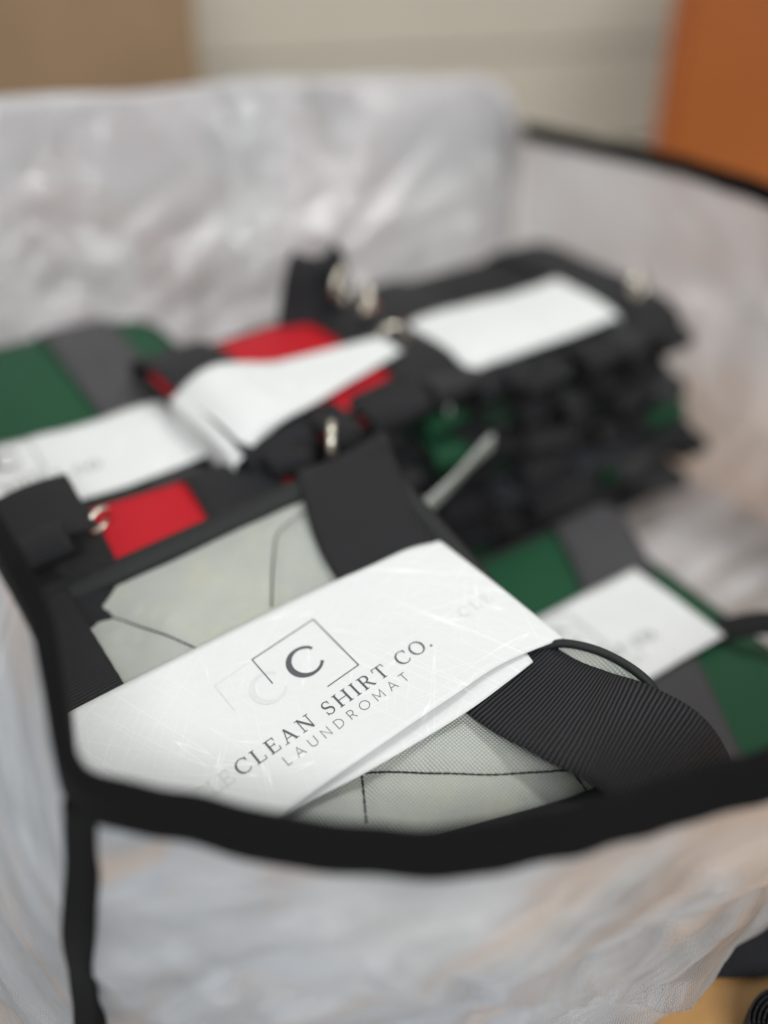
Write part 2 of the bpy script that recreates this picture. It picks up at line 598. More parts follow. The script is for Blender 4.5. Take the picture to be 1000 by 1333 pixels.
def bl(p):
    return Vector((p[0], p[1] - 0.5, p[2] - TZ))


N = px(105, 1036, 0.045)
BK = Vector((0.104, 0.90, 0))
LL = Vector((-0.46, 0.66, 0.175))
bn = Vector((LL - BK).xy.to_3d()).cross(Vector((0, 0, 1))).normalized()


def pxv(x, y):                                    # point of a picture ray on the back wall's upright plane
    return pxp(x, y, Vector((BK.x, BK.y, 0)), bn)


RR = Vector((0.42, 0.52, 0.10))
BC = px(682, 171, 0.09)
rim_left = [N, px(85, 979, 0.052), px(73, 913, 0.06), px(56, 815, 0.075), px(26, 748, 0.085), px(-8, 690, 0.095),
            Vector((-0.24, 0.42, 0.12)), Vector((-0.37, 0.57, 0.15)), LL]
rim_front = [N, px(150, 1047, 0.044), px(200, 1056, 0.043), px(330, 1079, 0.041), px(450, 1101, 0.04), px(550, 1105, 0.04), px(650, 1099, 0.04), px(750, 1080, 0.042),
             px(900, 1035, 0.046), px(1000, 1003, 0.05), px(1120, 960, 0.056), Vector((0.26, 0.32, 0.07)), Vector((0.38, 0.43, 0.09)), RR]
rim_right = [RR, Vector((0.39, 0.58, 0.09)), px(1060, 276, 0.09), px(1000, 252, 0.09), px(950, 236, 0.09), px(900, 219, 0.09), px(850, 206, 0.089), px(800, 195, 0.09),
             px(760, 187, 0.091), px(720, 178, 0.09), BC]
rim_back = [BC + Vector((-0.005, 0.0, -0.004)), BC + Vector((-0.012, -0.025, 0.004)), pxv(655, 142), pxv(630, 125), pxv(590, 116), pxv(450, 118), pxv(350, 123), pxv(260, 130), pxv(130, 139),
            pxv(0, 147), pxv(-130, 152), LL]
b_left = [Vector((-0.118, 0.2, TZ)), Vector((-0.19, 0.25, TZ)), Vector((-0.33, 0.43, TZ)), Vector((-0.45, 0.64, TZ))]
b_front = [Vector((-0.118, 0.2, TZ)), Vector((-0.06, 0.192, TZ)), Vector((0.03, 0.205, TZ)), px(850, 1335, TZ), px(915, 1258, TZ), px(985, 1186, TZ),
           Vector((0.32, 0.42, TZ)), Vector((0.40, 0.51, TZ))]
b_right = [Vector((0.40, 0.51, TZ)), Vector((0.36, 0.60, TZ)), Vector((0.22, 0.79, TZ)), Vector((0.13, 0.90, TZ))]
b_back = [Vector((0.13, 0.90, TZ)), Vector((0.09, 0.835, TZ)), Vector((-0.13, 0.725, TZ)), Vector((-0.45, 0.64, TZ))]
CEN = Vector((0.0, 0.52, 0.0))


def panel(name, rim, base, mat, ns, nt_, bulge, wr, seed, diag=0.0, lean=None):
    A = catmull(rim, ns)
    B = catmull(base, ns)
    V, UV = [], []
    s = 0
    for i in range(ns):
        if i:
            s += (A[i] - A[i - 1]).length
        k = i / (ns - 1)
        fade = min(1, 6 * k, 6 * (1 - k))
        for j in range(nt_):
            t = j / (nt_ - 1)
            p = B[i].lerp(A[i], t)
            out = (p - CEN)
            out.z = 0
            out.normalize()
            h = t * 0.22
            bu = bulge(k, t) if callable(bulge) else bulge * math.sin(PI * t)
            q = (s + diag * h, h * 1.4, seed)
            wv = (nz(q, 9, seed) * 0.6 + nz((s * 0.6 - h * 0.9 * (1 if diag else 0.2), s * 0.35 + h * 1.4, 0), 26, seed + 3) * 0.35 + abs(nz((s + h * diag, h, 1), 38, seed + 8)) * 0.22
                  + 0.45 * (1 - abs(nz((s + h * diag * 1.3, h * 0.45 - s * 0.2, 2), 15, seed + 5))) ** 5 - 0.3 * (1 - abs(nz((s * 0.7 - h * 0.5, h + s * 0.3, 4), 19, seed + 9))) ** 6)
            ft = min(1, ((1 - t) * 3.4) ** 2) * min(1, t * 8)
            p = p + out * (bu * (0.3 + 0.7 * fade) + wr * wv * ft * (0.35 + 0.65 * fade))
            V.append(bl(p))
            UV.append((s, h))
    return link(name, V, grid_faces(ns, nt_), mat, bag, UV), A, B


def bulge_left(k, t):
    return 0.030 * math.sin(PI * min(1, t * 1.05)) * min(1, k * 5)


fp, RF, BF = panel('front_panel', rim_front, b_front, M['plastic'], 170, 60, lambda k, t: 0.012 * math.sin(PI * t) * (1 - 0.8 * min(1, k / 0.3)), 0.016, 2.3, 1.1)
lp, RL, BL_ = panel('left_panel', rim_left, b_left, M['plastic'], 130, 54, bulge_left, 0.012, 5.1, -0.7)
rp, RT, BR_ = panel('right_panel', rim_right, b_right, M['plastic_right'], 130, 54, 0.010, 0.016, 8.4, 0.3)
bp, RB, BB_ = panel('back_panel', rim_back, b_back, M['plastic_back'], 170, 64, -0.012, 0.009, 11.9, 1.6)

# rolled-over lip of the back panel: the sheet turns outwards and hangs down behind
V, UV = [], []
s = 0
NR = 14
for i, p in enumerate(RB):
    if i:
        s += (RB[i] - RB[i - 1]).length
    out = p - CEN
    out.z = 0
    out.normalize()
    k = i / (len(RB) - 1)
    r = 0.009 + 0.004 * nz((s, 0, 0), 12) + 0.004 * math.exp(-((k - 0.12) / 0.06) ** 2)
    for j in range(NR):
        a = PI * min(1, j / 8)
        q = p + out * (r - r * math.cos(a)) + Vector((0, 0, r * math.sin(a)))
        if j > 8:
            q = q + Vector((0, 0, -0.012 * (j - 8))) + out * (0.003 * nz((s, j * .1, 0), 20))
        V.append(bl(q))
        UV.append((s, 0.22 + j * 0.004))
link('rolled_lip', V, grid_faces(len(RB), NR), M['plastic_back'], bag, UV)

# bottom sheet
ring = BF[:-1] + BR_[:-1] + BB_[:-1] + list(reversed(BL_))[:-1]
cz = sum((p for p in ring), Vector()) / len(ring)
V = [bl(cz + Vector((0, 0, 0.002)))] + [bl(p + Vector((0, 0, 0.002))) for p in ring]
link('bottom_panel', V, [(0, 1 + i, 1 + (i + 1) % len(ring)) for i in range(len(ring))], M['plastic_base'], bag, [(v.x, v.y) for v in V])


def tape(name, pts, width, th, ups=None, wob=0.0006, seed=0):
    """binding tape folded over an edge: a rounded U wrapped on the rim"""
    n = len(pts)
    prof = []
    hw, ht = width / 2, th / 2
    for k in range(7):
        a = PI * k / 6
        prof.append((ht * math.cos(a), hw - ht + ht * math.sin(a)))
    for k in range(1, 6):
        prof.append((-ht, hw - ht - (2 * hw - ht) * k / 5))
    for k in range(0, 5):
        prof.append((ht, -hw + (2 * hw - ht) * k / 5))
    m_ = len(prof)
    V, UV, F = [], [], []
    s = 0
    for i in range(n):
        t = (pts[min(i + 1, n - 1)] - pts[max(i - 1, 0)]).normalized()
        up = ups[i] if ups else Vector((0, 0, 1))
        up = (up - t * up.dot(t)).normalized()
        sd = t.cross(up)
        if i:
            s += (pts[i] - pts[i - 1]).length
        g = 1 + 0.10 * nz((s, seed, 0), 30, seed)
        o = up * (wob * 2.2 * nz((s, 1, seed), 55, seed)) + sd * (wob * nz((s, 2, seed), 40, seed))
        for x, y in prof:
            V.append(bl(pts[i] + o + sd * x * g + up * y * g))
            UV.append((y + x, s))
    for i in range(n - 1):
        for k in range(m_):
            k2 = (k + 1) % m_
            F.append((i * m_ + k, i * m_ + k2, (i + 1) * m_ + k2, (i + 1) * m_ + k))
    F.append(tuple(range(m_)))
    F.append(tuple((n - 1) * m_ + k for k in reversed(range(m_))))
    return link(name, V, F, M['tape'], bag, UV)


def ups_for(rim, base):
    return [(a - b_).normalized() for a, b_ in zip(rim, base)]


lf = list(reversed(RL))[:-1] + RF                 # left and front edges are bound with one length of tape
Ld = [(b_ - a_).length for a_, b_ in zip(RL, RL[1:])]
kL = sum(Ld)
lf = resample(lf, 340)
upl, acc = [], 0.0
for i, p in enumerate(lf):
    if i:
        acc += (p - lf[i - 1]).length
    q = min(1, max(0, (acc - kL + 0.03) / 0.07))
    upl.append(Vector((0.0, 0, 1)).lerp(Vector((-0.05, 0.42, 0.9)), q))
for _ in range(5):                                # soften the turn at the near corner
    lf = [lf[0]] + [(a_ + b_ * 2 + c_) / 4 for a_, b_, c_ in zip(lf, lf[1:], lf[2:])] + [lf[-1]]
tape('rim_binding', lf, 0.0168, 0.0078, upl, seed=1, wob=0.0011)
tape('rim_binding', resample(RT, 140), 0.0140, 0.0045, seed=3)
# hem of doubled plastic below the front binding, with its row of stitches
V, UV = [], []
for i, p in enumerate(RF):
    out = p - CEN
    out.z = 0
    out.normalize()
    dn = (BF[i] - p).normalized()
    for j in range(5):
        q = p + dn * (0.004 + 0.0055 * j) + out * (0.0040 + 0.0012 * nz((i * 0.03, j * .1, 0), 7))
        V.append(bl(q))
        UV.append((i * 0.004, 0.2 - j * 0.005))
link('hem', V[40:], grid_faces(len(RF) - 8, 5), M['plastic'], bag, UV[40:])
# corner bindings
def corner(top, bot, outdir, seed, wdt=0.0135):
    pts = [top.lerp(bot, i / 39) + outdir * (0.004 + 0.002 * math.sin(i * 0.35 + seed)) + outdir.cross(Vector((0, 0, 1))) * (0.0012 * math.sin(i * 0.22 + seed)) for i in range(40)]
    side = outdir.cross(Vector((0, 0, 1)))
    return tape('corner_binding', pts, wdt, 0.0055, [side] * 40, seed=seed)


corner(px(105, 1042, 0.040), Vector((-0.121, 0.197, TZ + 0.004)), Vector((-0.45, -0.89, 0)).normalized(), 4)
corner(RR + Vector((0, 0, -0.012)), Vector((0.40, 0.51, TZ + 0.004)), Vector((1, -0.1, 0)).normalized(), 5)
corner(LL + Vector((0, 0, -0.012)), Vector((-0.45, 0.64, TZ + 0.004)), Vector((-1, 0.1, 0)).normalized(), 6)
# carry handle, lying on the table where it comes from under the front right side
hp = [px(905, 1300, TZ + 0.006) + Vector((-0.03, 0.03, 0)), px(968, 1228, TZ + 0.004), px(1010, 1215, TZ + 0.003), px(1100, 1230, TZ + 0.003), px(1220, 1180, TZ + 0.003), px(1180, 1050, TZ + 0.004), px(1090, 1010, TZ + 0.01)]
hp = [bl(p) for p in catmull(hp, 60)]
ribbon('carry_handle', hp, Vector((0.55, 0.8, 0)), 0.036, 0.0018, M['web'], bag)

# ================================================================== THE FOLDED TOTES
ANG = R(31)


def frame(ang, tilt_x=0.0, tilt_y=0.0):
    return Matrix.Rotation(ang, 3, 'Z') @ Matrix.Rotation(tilt_x, 3, 'X') @ Matrix.Rotation(tilt_y, 3, 'Y')


def slab(name, a, b_, T, z0, mat, parent, nu=30, nv=26, wr=0.0015, seed=0.0, pill=0.25, flat=6, shear=0.0, dent=None):
    """a folded cloth layer: flat pillow with rounded corners. returns (obj, top height function, outline)"""
    def rr(u, v):
        mx = max(abs(u), abs(v))
        if mx < 1e-6:
            return 1.0
        return mx / ((abs(u) ** 9 + abs(v) ** 9) ** (1 / 9))

    def top(x, y):
        r = min(1, max(abs(x) / a, abs(y) / b_))
        z = T / 2 * (1 - r ** flat) ** 0.5
        z += T * pill * 0.5 * (1 - (x / a) ** 2) * (1 - (y / b_) ** 2) if r < 1 else 0
        z += wr * (nz((x, y, 0), 22, seed) + 0.5 * nz((x, y, 0), 55, seed + 4)) * (1 - r ** 4)
        return z0 + T / 2 + z
    V = []
    for sgn in (1, -1):
        for i in range(nu):
            u = math.sin((-1 + 2 * i / (nu - 1)) * PI / 2 * 0.999) if False else -1 + 2 * i / (nu - 1)
            u = math.copysign(1 - (1 - abs(u)) ** 1.5, u)
            for j in range(nv):
                v = -1 + 2 * j / (nv - 1)
                v = math.copysign(1 - (1 - abs(v)) ** 1.5, v)
                k = rr(u, v)
                x, y = a * u * k, b_ * v * k
                m_ = max(abs(u), abs(v))
                if sgn > 0:
                    z = top(a * u, b_ * v)
                else:
                    z = z0 + T / 2 - T / 2 * (1 - m_ ** flat) ** 0.5
                yw = y - shear * x * max(0, -y / b_)
                if dent and sgn > 0 and m_ < 0.97:
                    z += dent(x, yw) * (1 - m_ ** 5)
                V.append(Vector((x, yw, z)))
    F = grid_faces(nu, nv) + [tuple(reversed(f)) for f in grid_faces(nu, nv, nu * nv)]
    o = link(name, V, F, mat, parent, [(p.x, p.y) for p in V])
    ring_ = []
    for k in range(64):
        an = 2 * PI * k / 64
        u, v = math.cos(an), math.sin(an)
        mm = max(abs(u), abs(v))
        u, v = u / mm, v / mm
        q = rr(u, v)
        ring_.append(Vector((a * u * q, b_ * v * q - shear * a * u * q * max(0, -v * q), z0 + T / 2)))
    return o, top, ring_


def strap_path(xs, b_, zt, zb, top, wd, ext, lift=0.0, seed=0.0, n=40, drift=0.0):
    """closed-ish path round the folded tote at x = xs: under, round the back, over the top, round the front"""
    P = []
    hz = (zt + zb) / 2
    def th_(x, y):
        return max(top(x + k * wd / 2, y) for k in (-0.9, -0.45, 0, 0.45, 0.9))
    for i in range(9):
        y = -b_ * 0.75 + i / 8 * b_ * 1.6
        P.append(Vector((xs - drift * 0.5, y, zb - 0.0015)))
    rz = (zt - zb) / 2 + 0.001
    for i in range(9):
        a = -PI / 2 + PI * i / 8
        P.append(Vector((xs - drift * 0.5, b_ - 0.006 + ext * math.cos(a), hz + rz * math.sin(a) * 0.96)))
    for i in range(n):
        k = i / (n - 1)
        y = (b_ - 0.012) * (1 - 2 * k)
        z = th_(xs, y) + 0.0016 + lift * max(0, math.sin(PI * k)) + 0.0012 * (1 + nz((xs, y, 0), 25, seed))
        P.append(Vector((xs + drift * (k - .5), y, z)))
    for i in range(9):
        a = PI / 2 - PI * i / 8
        P.append(Vector((xs + drift * 0.5, -b_ + 0.006 - ext * math.cos(a), hz + rz * math.sin(a) * 0.96)))
    return P


def hook(parent, loc, ang=0.0, s=1.0):
    """swivel clip: ring, stem and curved hook"""
    e = Matrix.Rotation(ang, 3, 'Z')
    L3 = Vector(loc)
    ringp = [L3 + e @ Vector((0.009 * s * math.cos(t_), 0, 0.009 * s * math.sin(t_))) for t_ in [2 * PI * k / 20 for k in range(20)]]
    r_ = tube('clip_ring', ringp, 0.0018 * s, M['metal'], parent, 8, True, Vector((0, 1, 0)))
    hk = [Vector((0, 0, -0.009)), Vector((0.001, 0, -0.014)), Vector((0.006, 0, -0.019)), Vector((0.007, 0, -0.028)), Vector((0.001, 0, -0.034)), Vector((-0.006, 0, -0.031)), Vector((-0.007, 0, -0.022))]
    hk = catmull([L3 + e @ (p * s) for p in hk], 24)
    tube('clip_hook', hk, [0.0026 * s * (1 - 0.4 * (i / 23)) for i in range(24)], M['metal'], r_, 8, False, Vector((0, 1, 0)))


def tote(label, loc, ang, a, b_, T, mat, web='web', tx=0.0, ty=0.0, name='folded_tote', seed=0.0, hi=False, straps=(-0.085, 0.085), ext=0.008, lift=0.0, drift=0.0, layers=2, group=None, sw=0.050, back=None, loops=0):
    """loc = middle of the underside"""
    fr = frame(ang, tx, ty)
    t_ = empty(name, loc, fr)
    tag(t_, label, 'folded tote', group)
    Tl = T / layers
    tops = None
    for k in range(layers):
        last = k == layers - 1
        aa, bb = a - 0.003 * ((k + int(seed)) % 2), b_ - 0.004 * ((k + 1 + int(seed)) % 2)
        res = (90, 80) if (hi and last) else (26, 22)
        o, tops, ring_ = slab('body' if last else 'folded_layer', aa, bb, Tl * 1.02, k * Tl, mat if last or not back else back, t_, res[0], res[1], 0.0028 if hi else 0.0016, seed + k, 0.30 if last else 0.0)
        tube('edge_binding', [p + Vector((0, 0, 0.0)) for p in ring_], 0.0034 if hi else 0.0030, M['bind'], o, 7, True)
    zt = T * 1.0
    for k, xs in enumerate(straps):
        P = strap_path(xs, b_, zt, 0.0, tops, sw, ext + 0.003 * random.random(), lift, seed + k, drift=drift)
        P = resample(P, 90)
        ribbon('strap', P, Vector((1, 0, 0)), sw, 0.0018, M[web], t_, 0.0)
    rl = random.Random(int(seed * 100) + 5)
    for k in range(loops):
        # folded strap ends and cloth tucks that stick out of the front edge
        x = -a * 0.85 + 1.7 * a * (k + rl.uniform(0.1, 0.9)) / loops
        ln, rad = rl.uniform(0.004, 0.018), T * rl.uniform(0.24, 0.44)
        zc = T * rl.uniform(0.35, 0.7)
        P = [Vector((x, -b_ + 0.014, zc + rad))]
        for q in range(13):
            an = PI / 2 - PI * q / 12
            P.append(Vector((x + rl.uniform(-.0003, .0003), -b_ + 0.002 - ln - rad * math.cos(an), zc + rad * math.sin(an))))
        P.append(Vector((x, -b_ + 0.014, zc - rad)))
        mt = rl.choice(['web', 'web', 'webdark', 'web', 'web', 'webdark', 'web', 'green'])
        sd = Vector((1, rl.uniform(-.16, .16), rl.uniform(-.09, .09))).normalized()
        ribbon('cloth_tuck' if mt in ('green', 'slate') else 'strap_fold', resample(P, 30), sd, rl.uniform(0.024, 0.046), 0.0016, M[mt], t_, 0, 4)
    return t_, tops, fr


def on(fr, loc, p):
    return Vector(loc) + fr @ Vector(p)


# ---- paper sleeves
SLEEVES = {}


def sleeve(label, t_, tops, a, y0, y1, T, x0=None, x1=None, lift=0.0035, seed=0.0, wave=0.0, y0b=None, y1b=None, puff=None):
    """paper band round the tote along its x direction, lying over cloth and straps"""
    nx, ny = 70, 16
    V, UV = [], []
    x0 = -a - 0.006 if x0 is None else x0
    x1 = a + 0.006 if x1 is None else x1
    sec = []
    for i in range(nx):
        k = i / (nx - 1)
        sec.append((x0 + (x1 - x0) * k, None))
    def hgt(x, y):
        xc = max(-a * 0.97, min(a * 0.97, x))
        h = max(tops(xc + d_, y) for d_ in (-0.05, -0.025, 0, 0.025, 0.05) if abs(xc + d_) < a)
        return h
    rows = []
    for i in range(nx):
        x = sec[i][0]
        k = i / (nx - 1)
        row = []
        for j in range(ny):
            q = j / (ny - 1)
            ya = y0 + ((y0b if y0b is not None else y0) - y0) * k
            yb = y1 + ((y1b if y1b is not None else y1) - y1) * k
            y = ya + (yb - ya) * q
            ends = 1 - max(0, (abs(x) - a * 0.80) / (a * 0.2 + 0.006)) ** 2 * 0.9
            z = (hgt(x, y)) * (0.45 + 0.55 * max(0, ends)) + lift + 0.0006
            z += wave * math.sin(k * 6.0 + seed) * (0.6 + 0.4 * q) + 0.0008 * nz((x, y, 0), 30, seed)
            if puff:
                z += puff(k, q)
            row.append(Vector((x, y, z)))
        rows.append(row)
    # turn down round both ends
    def down(row, sgn):
        out = []
        for j_ in range(1, 7):
            an = PI / 2 * min(1, j_ / 3)
            out.append([p + Vector((sgn * 0.004 * math.sin(an), 0, -0.004 * (1 - math.cos(an)) - (0.006 * (j_ - 3) if j_ > 3 else 0))) for p in row])
        return out
    rows = list(reversed(down(rows[0], -1))) + rows + down(rows[-1], 1)
    V = [p for r_ in rows for p in r_]
    root = empty('paper_sleeve', (0, 0, 0))
    root.matrix_world = t_.matrix_world
    tag(root, label, 'paper sleeve', 'paper sleeves round the folded totes')
    o = link('paper_band', V, grid_faces(len(rows), ny), M['paper'], root)
    sm = o.modifiers.new('thick', 'SOLIDIFY')
    sm.thickness = 0.0003
    SLEEVES[root.name] = (rows[6:-6], o)
    return root


# ---- ITEM 1: the grey-green tote in front, in focus
O1 = px(420, 860, 0.0)
ta, tb = R(12), R(-3)
N1 = Vector((math.sin(tb), -math.sin(ta) * math.cos(tb), math.cos(ta) * math.cos(tb)))
E1 = Vector((math.cos(ANG), math.sin(ANG), 0))
E1 = (E1 - N1 * E1.dot(N1)).normalized()
E2 = N1.cross(E1)
F1 = Matrix((E1, E2, N1)).transposed()
T1 = 0.026
A1, B1 = 0.1125, 0.103
# local origin: middle of the underside; the sleeve's plane is local z = ZS
ZS = T1 + 0.0085
OFF = Vector((-0.0225, 0.009))                    # tote middle in the E1/E2 plane, seen from O1
L1 = O1 + E1 * OFF.x + E2 * OFF.y - N1 * ZS


def loc1(x, y, z=ZS):
    """picture point on the tote's upper plane -> tote local"""
    q = pxp(x, y, L1 + N1 * z, N1) - L1
    return Vector((q.dot(E1), q.dot(E2), z))


t1 = empty('folded_tote', L1, F1)
tag(t1, 'grey green canvas tote with black straps, front one in focus', 'folded tote', 'folded totes in the bag')
lay, _u, rg = slab('folded_layer', A1 - 0.004, B1 - 0.006, T1 * 0.5, 0, M['canvas'], t1, 30, 26, 0.001, 3, shear=0.30)
tube('edge_binding', rg, 0.0032, M['bind'], lay, 7, True)
SEAMS = [[(95, 806), (128, 797), (150, 799), (215, 826), (300, 862)],
         [(425, 652), (392, 664), (364, 686), (356, 715), (352, 790)],
         [(470, 1000), (473, 1030), (477, 1075)],
         [(470, 1003), (520, 1001), (600, 1005), (680, 1003), (745, 996)],
         [(745, 996), (780, 1040)]]
SEAML = [catmull([loc1(x, y, T1 + 0.002) for x, y in sp], 40) for sp in SEAMS]


def dent1(x, y):
    """cloth drawn in along the stitching, with little puckers on both sides"""
    best, at = 1e9, 0
    for si, L_ in enumerate(SEAML):
        for i_, p in enumerate(L_):
            d_ = (p.x - x) ** 2 + (p.y - y) ** 2
            if d_ < best:
                best, at = d_, i_ + si * 50
    d_ = math.sqrt(best)
    return -0.0013 * math.exp(-(d_ / 0.0030) ** 2) + 0.0009 * math.exp(-((d_ - 0.0075) / 0.005) ** 2) * (0.6 + 0.8 * nz((at * 0.13, 0, 0), 3.1, 2))


body1, top1, rg = slab('body', A1, B1, T1 * 0.5, T1 * 0.5, M['canvas'], t1, 150, 130, 0.0032, 6.0, 0.30, shear=0.30, dent=dent1)
tube('edge_binding', [p * 0.99 + Vector((0, 0, 0.0035)) for p in rg], 0.0066, M['bind'], body1, 10, True, sx=1.25)


top1u = top1


def top1(x, y):
    return top1u(x, y / (1 + 0.30 * x / B1) if y < 0 else y) + dent1(x, y)


def seam(pts):
    P = [loc1(x, y, T1 + 0.002) for x, y in pts]
    P = resample([Vector(p) for p in catmull(P, 40)], 40)
    tot = sum((b_ - a_).length for a_, b_ in zip(P, P[1:]))
    n = max(4, int(tot / 0.0034))
    P = resample(P, n * 2)
    V, F = [], []
    # one stitched seam: every stitch a short thread, joined into one mesh
    def put(a_, b_, r):
        t = (b_ - a_).normalized()
        s_ = t.cross(Vector((0, 0, 1))).normalized()
        u_ = s_.cross(t)
        o = len(V)
        for p in (a_ - t * 0.0002, a_.lerp(b_, 0.5) + Vector((0, 0, 0.0003)), b_ + t * 0.0002):
            for k in range(6):
                an = 2 * PI * k / 6
                V.append(p + s_ * r * math.cos(an) + u_ * r * math.sin(an))
        for i in range(2):
            for k in range(6):
                k2 = (k + 1) % 6
                F.append((o + i * 6 + k, o + i * 6 + k2, o + i * 6 + 6 + k2, o + i * 6 + 6 + k))
    for i in range(0, len(P) - 2, 2):
        a_, b_ = P[i].copy(), P[i].lerp(P[i + 2], 0.86)
        a_.z = top1(a_.x, a_.y) + 0.0001
        b_.z = top1(b_.x, b_.y) + 0.0001
        put(a_, b_, 0.00052)
    link('seam', V, F, M['thread'], t1)


for sp in SEAMS:
    seam(sp)

# straps of item 1
XA, XB = loc1(605, 935).x + 0.026, None
xs_a = loc1(165, 885).x - 0.026
PB = [loc1(448, 600, T1 * 0.4), loc1(446, 592, T1 + 0.000), loc1(452, 612, T1 + 0.0045), loc1(484, 700, T1 + 0.0042), loc1(560, 790, T1 + 0.0040), loc1(668, 885, T1 + 0.0046),
      loc1(745, 927, T1 + 0.0105), loc1(810, 955, T1 + 0.0120), loc1(858, 988, T1 + 0.0075), loc1(890, 1030, T1 - 0.008), loc1(905, 1075, T1 - 0.026), loc1(880, 1090, T1 - 0.034)]
PB = catmull(PB, 120)
sdv = []
for i in range(120):
    k = i / 119
    sdv.append(Vector((1, 0.06 + 0.02 * k, 0.10 * max(0, k - 0.6))).normalized())
ribbon('strap', PB, sdv, 0.0535, 0.0018, M['web'], t1, 0.0006, 10)
PA = [Vector((xs_a - 0.004, B1 + 0.004, T1 * 0.3)), Vector((xs_a - 0.006, B1 + 0.008, T1 * 0.75)), Vector((xs_a - 0.006, B1 - 0.004, T1 + 0.0045)), Vector((xs_a - 0.005, 0.08, T1 + 0.0048)), Vector((xs_a - 0.003, 0.05, T1 + 0.0050)), Vector((xs_a, 0.0, T1 + 0.006)),
      Vector((xs_a, -0.05, T1 + 0.006)), Vector((xs_a, -0.078, T1 + 0.004)), Vector((xs_a, -0.087, T1 * 0.6)), Vector((xs_a, -0.078, 0.0))]
ribbon('strap', catmull(PA, 110), Vector((1, 0.02, 0)), 0.052, 0.0018, M['web'], t1, 0.0004, 10)
# end of the left strap laid back along the rear edge, with its keeper loop
q0, q1 = loc1(112, 668, T1 + 0.004), loc1(-60, 742, T1 + 0.004)
dd = (q1 - q0).normalized()
PE = [q0 + Vector((0, 0, 0.010)), q0.lerp(q1, 0.3) + Vector((0, 0, 0.013)), q0.lerp(q1, 0.7) + Vector((0, 0, 0.010)), q1 + Vector((0, 0, 0.004))]
ribbon('strap_end', catmull(PE, 50), Vector((-dd.y, dd.x, 0)), 0.047, 0.002, M['web'], t1, 0.0005, 8)
kq = loc1(52, 716, T1 + 0.014)
kp = []
for k in range(25):
    an = PI * (-0.1 + 1.2 * k / 24)
    kp.append(kq + Vector((-dd.y, dd.x, 0)) * (0.011 * math.cos(an)) * -1 + Vector((0, 0, 0.006 * math.sin(an) + 0.001)))
ribbon('keeper', kp, dd, 0.030, 0.0018, M['web'], t1, 0.0, 6)
# thin corded edge that stands up at the right-hand side
ce = [loc1(705, 842, T1 + 0.004), loc1(740, 838, T1 + 0.007), loc1(790, 852, T1 + 0.007), loc1(840, 884, T1 + 0.005), loc1(868, 925, T1 - 0.006)]
tube('corded_edge', catmull(ce, 40), 0.0021, M['bind'], t1, 8)
V = []
ce2 = catmull(ce, 30)
lo = catmull([loc1(690, 862, T1 + 0.000), loc1(740, 872, T1 + 0.001), loc1(800, 890, T1 + 0.000), loc1(850, 925, T1 - 0.004), loc1(868, 950, T1 - 0.012)], 30)
for i in range(30):
    for j in range(5):
        V.append(ce2[i].lerp(lo[i], j / 4) + Vector((0, 0, -0.0006)))
link('side_gusset', V, grid_faces(30, 5), M['canvas'], t1, [(p.x, p.y) for p in V])

# ---- the printed sleeve of item 1
sl1 = empty('paper_sleeve', L1, F1)
tag(sl1, 'white paper sleeve printed CLEAN SHIRT CO. LAUNDROMAT, in focus at front', 'paper sleeve', 'paper sleeves round the folded totes')


def edge_pts(pts, n):
    return catmull([loc1(x, y, ZS + dz) for x, y, dz in pts], n)


NS, NTT = 110, 30
topE = edge_pts([(50, 947, -0.003), (95, 924, 0), (250, 846, 0), (400, 772, 0.0), (480, 737, 0.001), (530, 714, 0.0008), (566, 704, -0.001)], NS)
botE = edge_pts([(262, 1124, -0.003), (310, 1094, 0.0), (372, 1056, 0.0008), (450, 1001, 0.0022), (520, 953, 0.0030), (590, 906, 0.0028), (650, 866, 0.0012), (728, 832, -0.001)], NS)
rows = []
for i in range(NS):
    k = i / (NS - 1)
    row = []
    for j in range(NTT):
        q = j / (NTT - 1)
        p = botE[i].lerp(topE[i], q)
        mid = 4 * q * (1 - q)
        zz = ZS + (botE[i].z - ZS) * (1 - q) ** 3 + (topE[i].z - ZS) * q ** 3
        e_ = max(0, (k - 0.86) / 0.14)
        row.append(Vector((p.x, p.y, zz + 0.00035 * nz((p.x, p.y, 0), 34, 2) - 0.0006 * e_ ** 2)))
    rows.append(row)
last = rows[-1]
dirx = Vector((1, 0.05, 0)).normalized()
for j_ in range(1, 14):
    an = min(1, j_ / 6) * R(112)
    rad = 0.0042
    rows.append([p + dirx * rad * math.sin(an) + Vector((0, 0, -rad * (1 - math.cos(an)))) + (Vector((-0.25, 0, -1)) * (0.0035 * (j_ - 6)) if j_ > 6 else Vector()) for p in last])
first = rows[0]
rows = [[p + Vector((-0.004 * k_, 0, -0.0012 * k_ * k_)) for p in first] for k_ in (5, 4, 3, 2, 1)] + rows
V = [p for r_ in rows for p in r_]
pb = link('paper_band', V, grid_faces(len(rows), NTT), M['paper'], sl1)
sm = pb.modifiers.new('thick', 'SOLIDIFY')
sm.thickness = 0.00028
# overlapping inner end of the band, peeking out below the upper ply
topI = edge_pts([(250, 1040, -0.0012), (450, 930, -0.0012), (600, 850, -0.0012), (660, 815, -0.0012)], 50)
botI = edge_pts([(240, 1150, -0.0028), (376, 1059, -0.0026), (480, 1004, -0.0026), (600, 932, -0.0024), (662, 887, -0.0022), (694, 862, -0.0020)], 50)
V = []
for i in range(50):
    for j in range(10):
        V.append(topI[i].lerp(botI[i], j / 9))
ib = link('inner_ply', V, grid_faces(50, 10), M['paper'], sl1)
ib.modifiers.new('thick', 'SOLIDIFY').thickness = 0.0003

# ---- lettering: strokes as flat ink on the paper
TLp = loc1(328.3, 859.0)
TRp = loc1(407.9, 806.3)
UX = (TRp - TLp)
BXW = UX.length
UX.normalize()
VX = Vector((-UX.y, UX.x, 0))


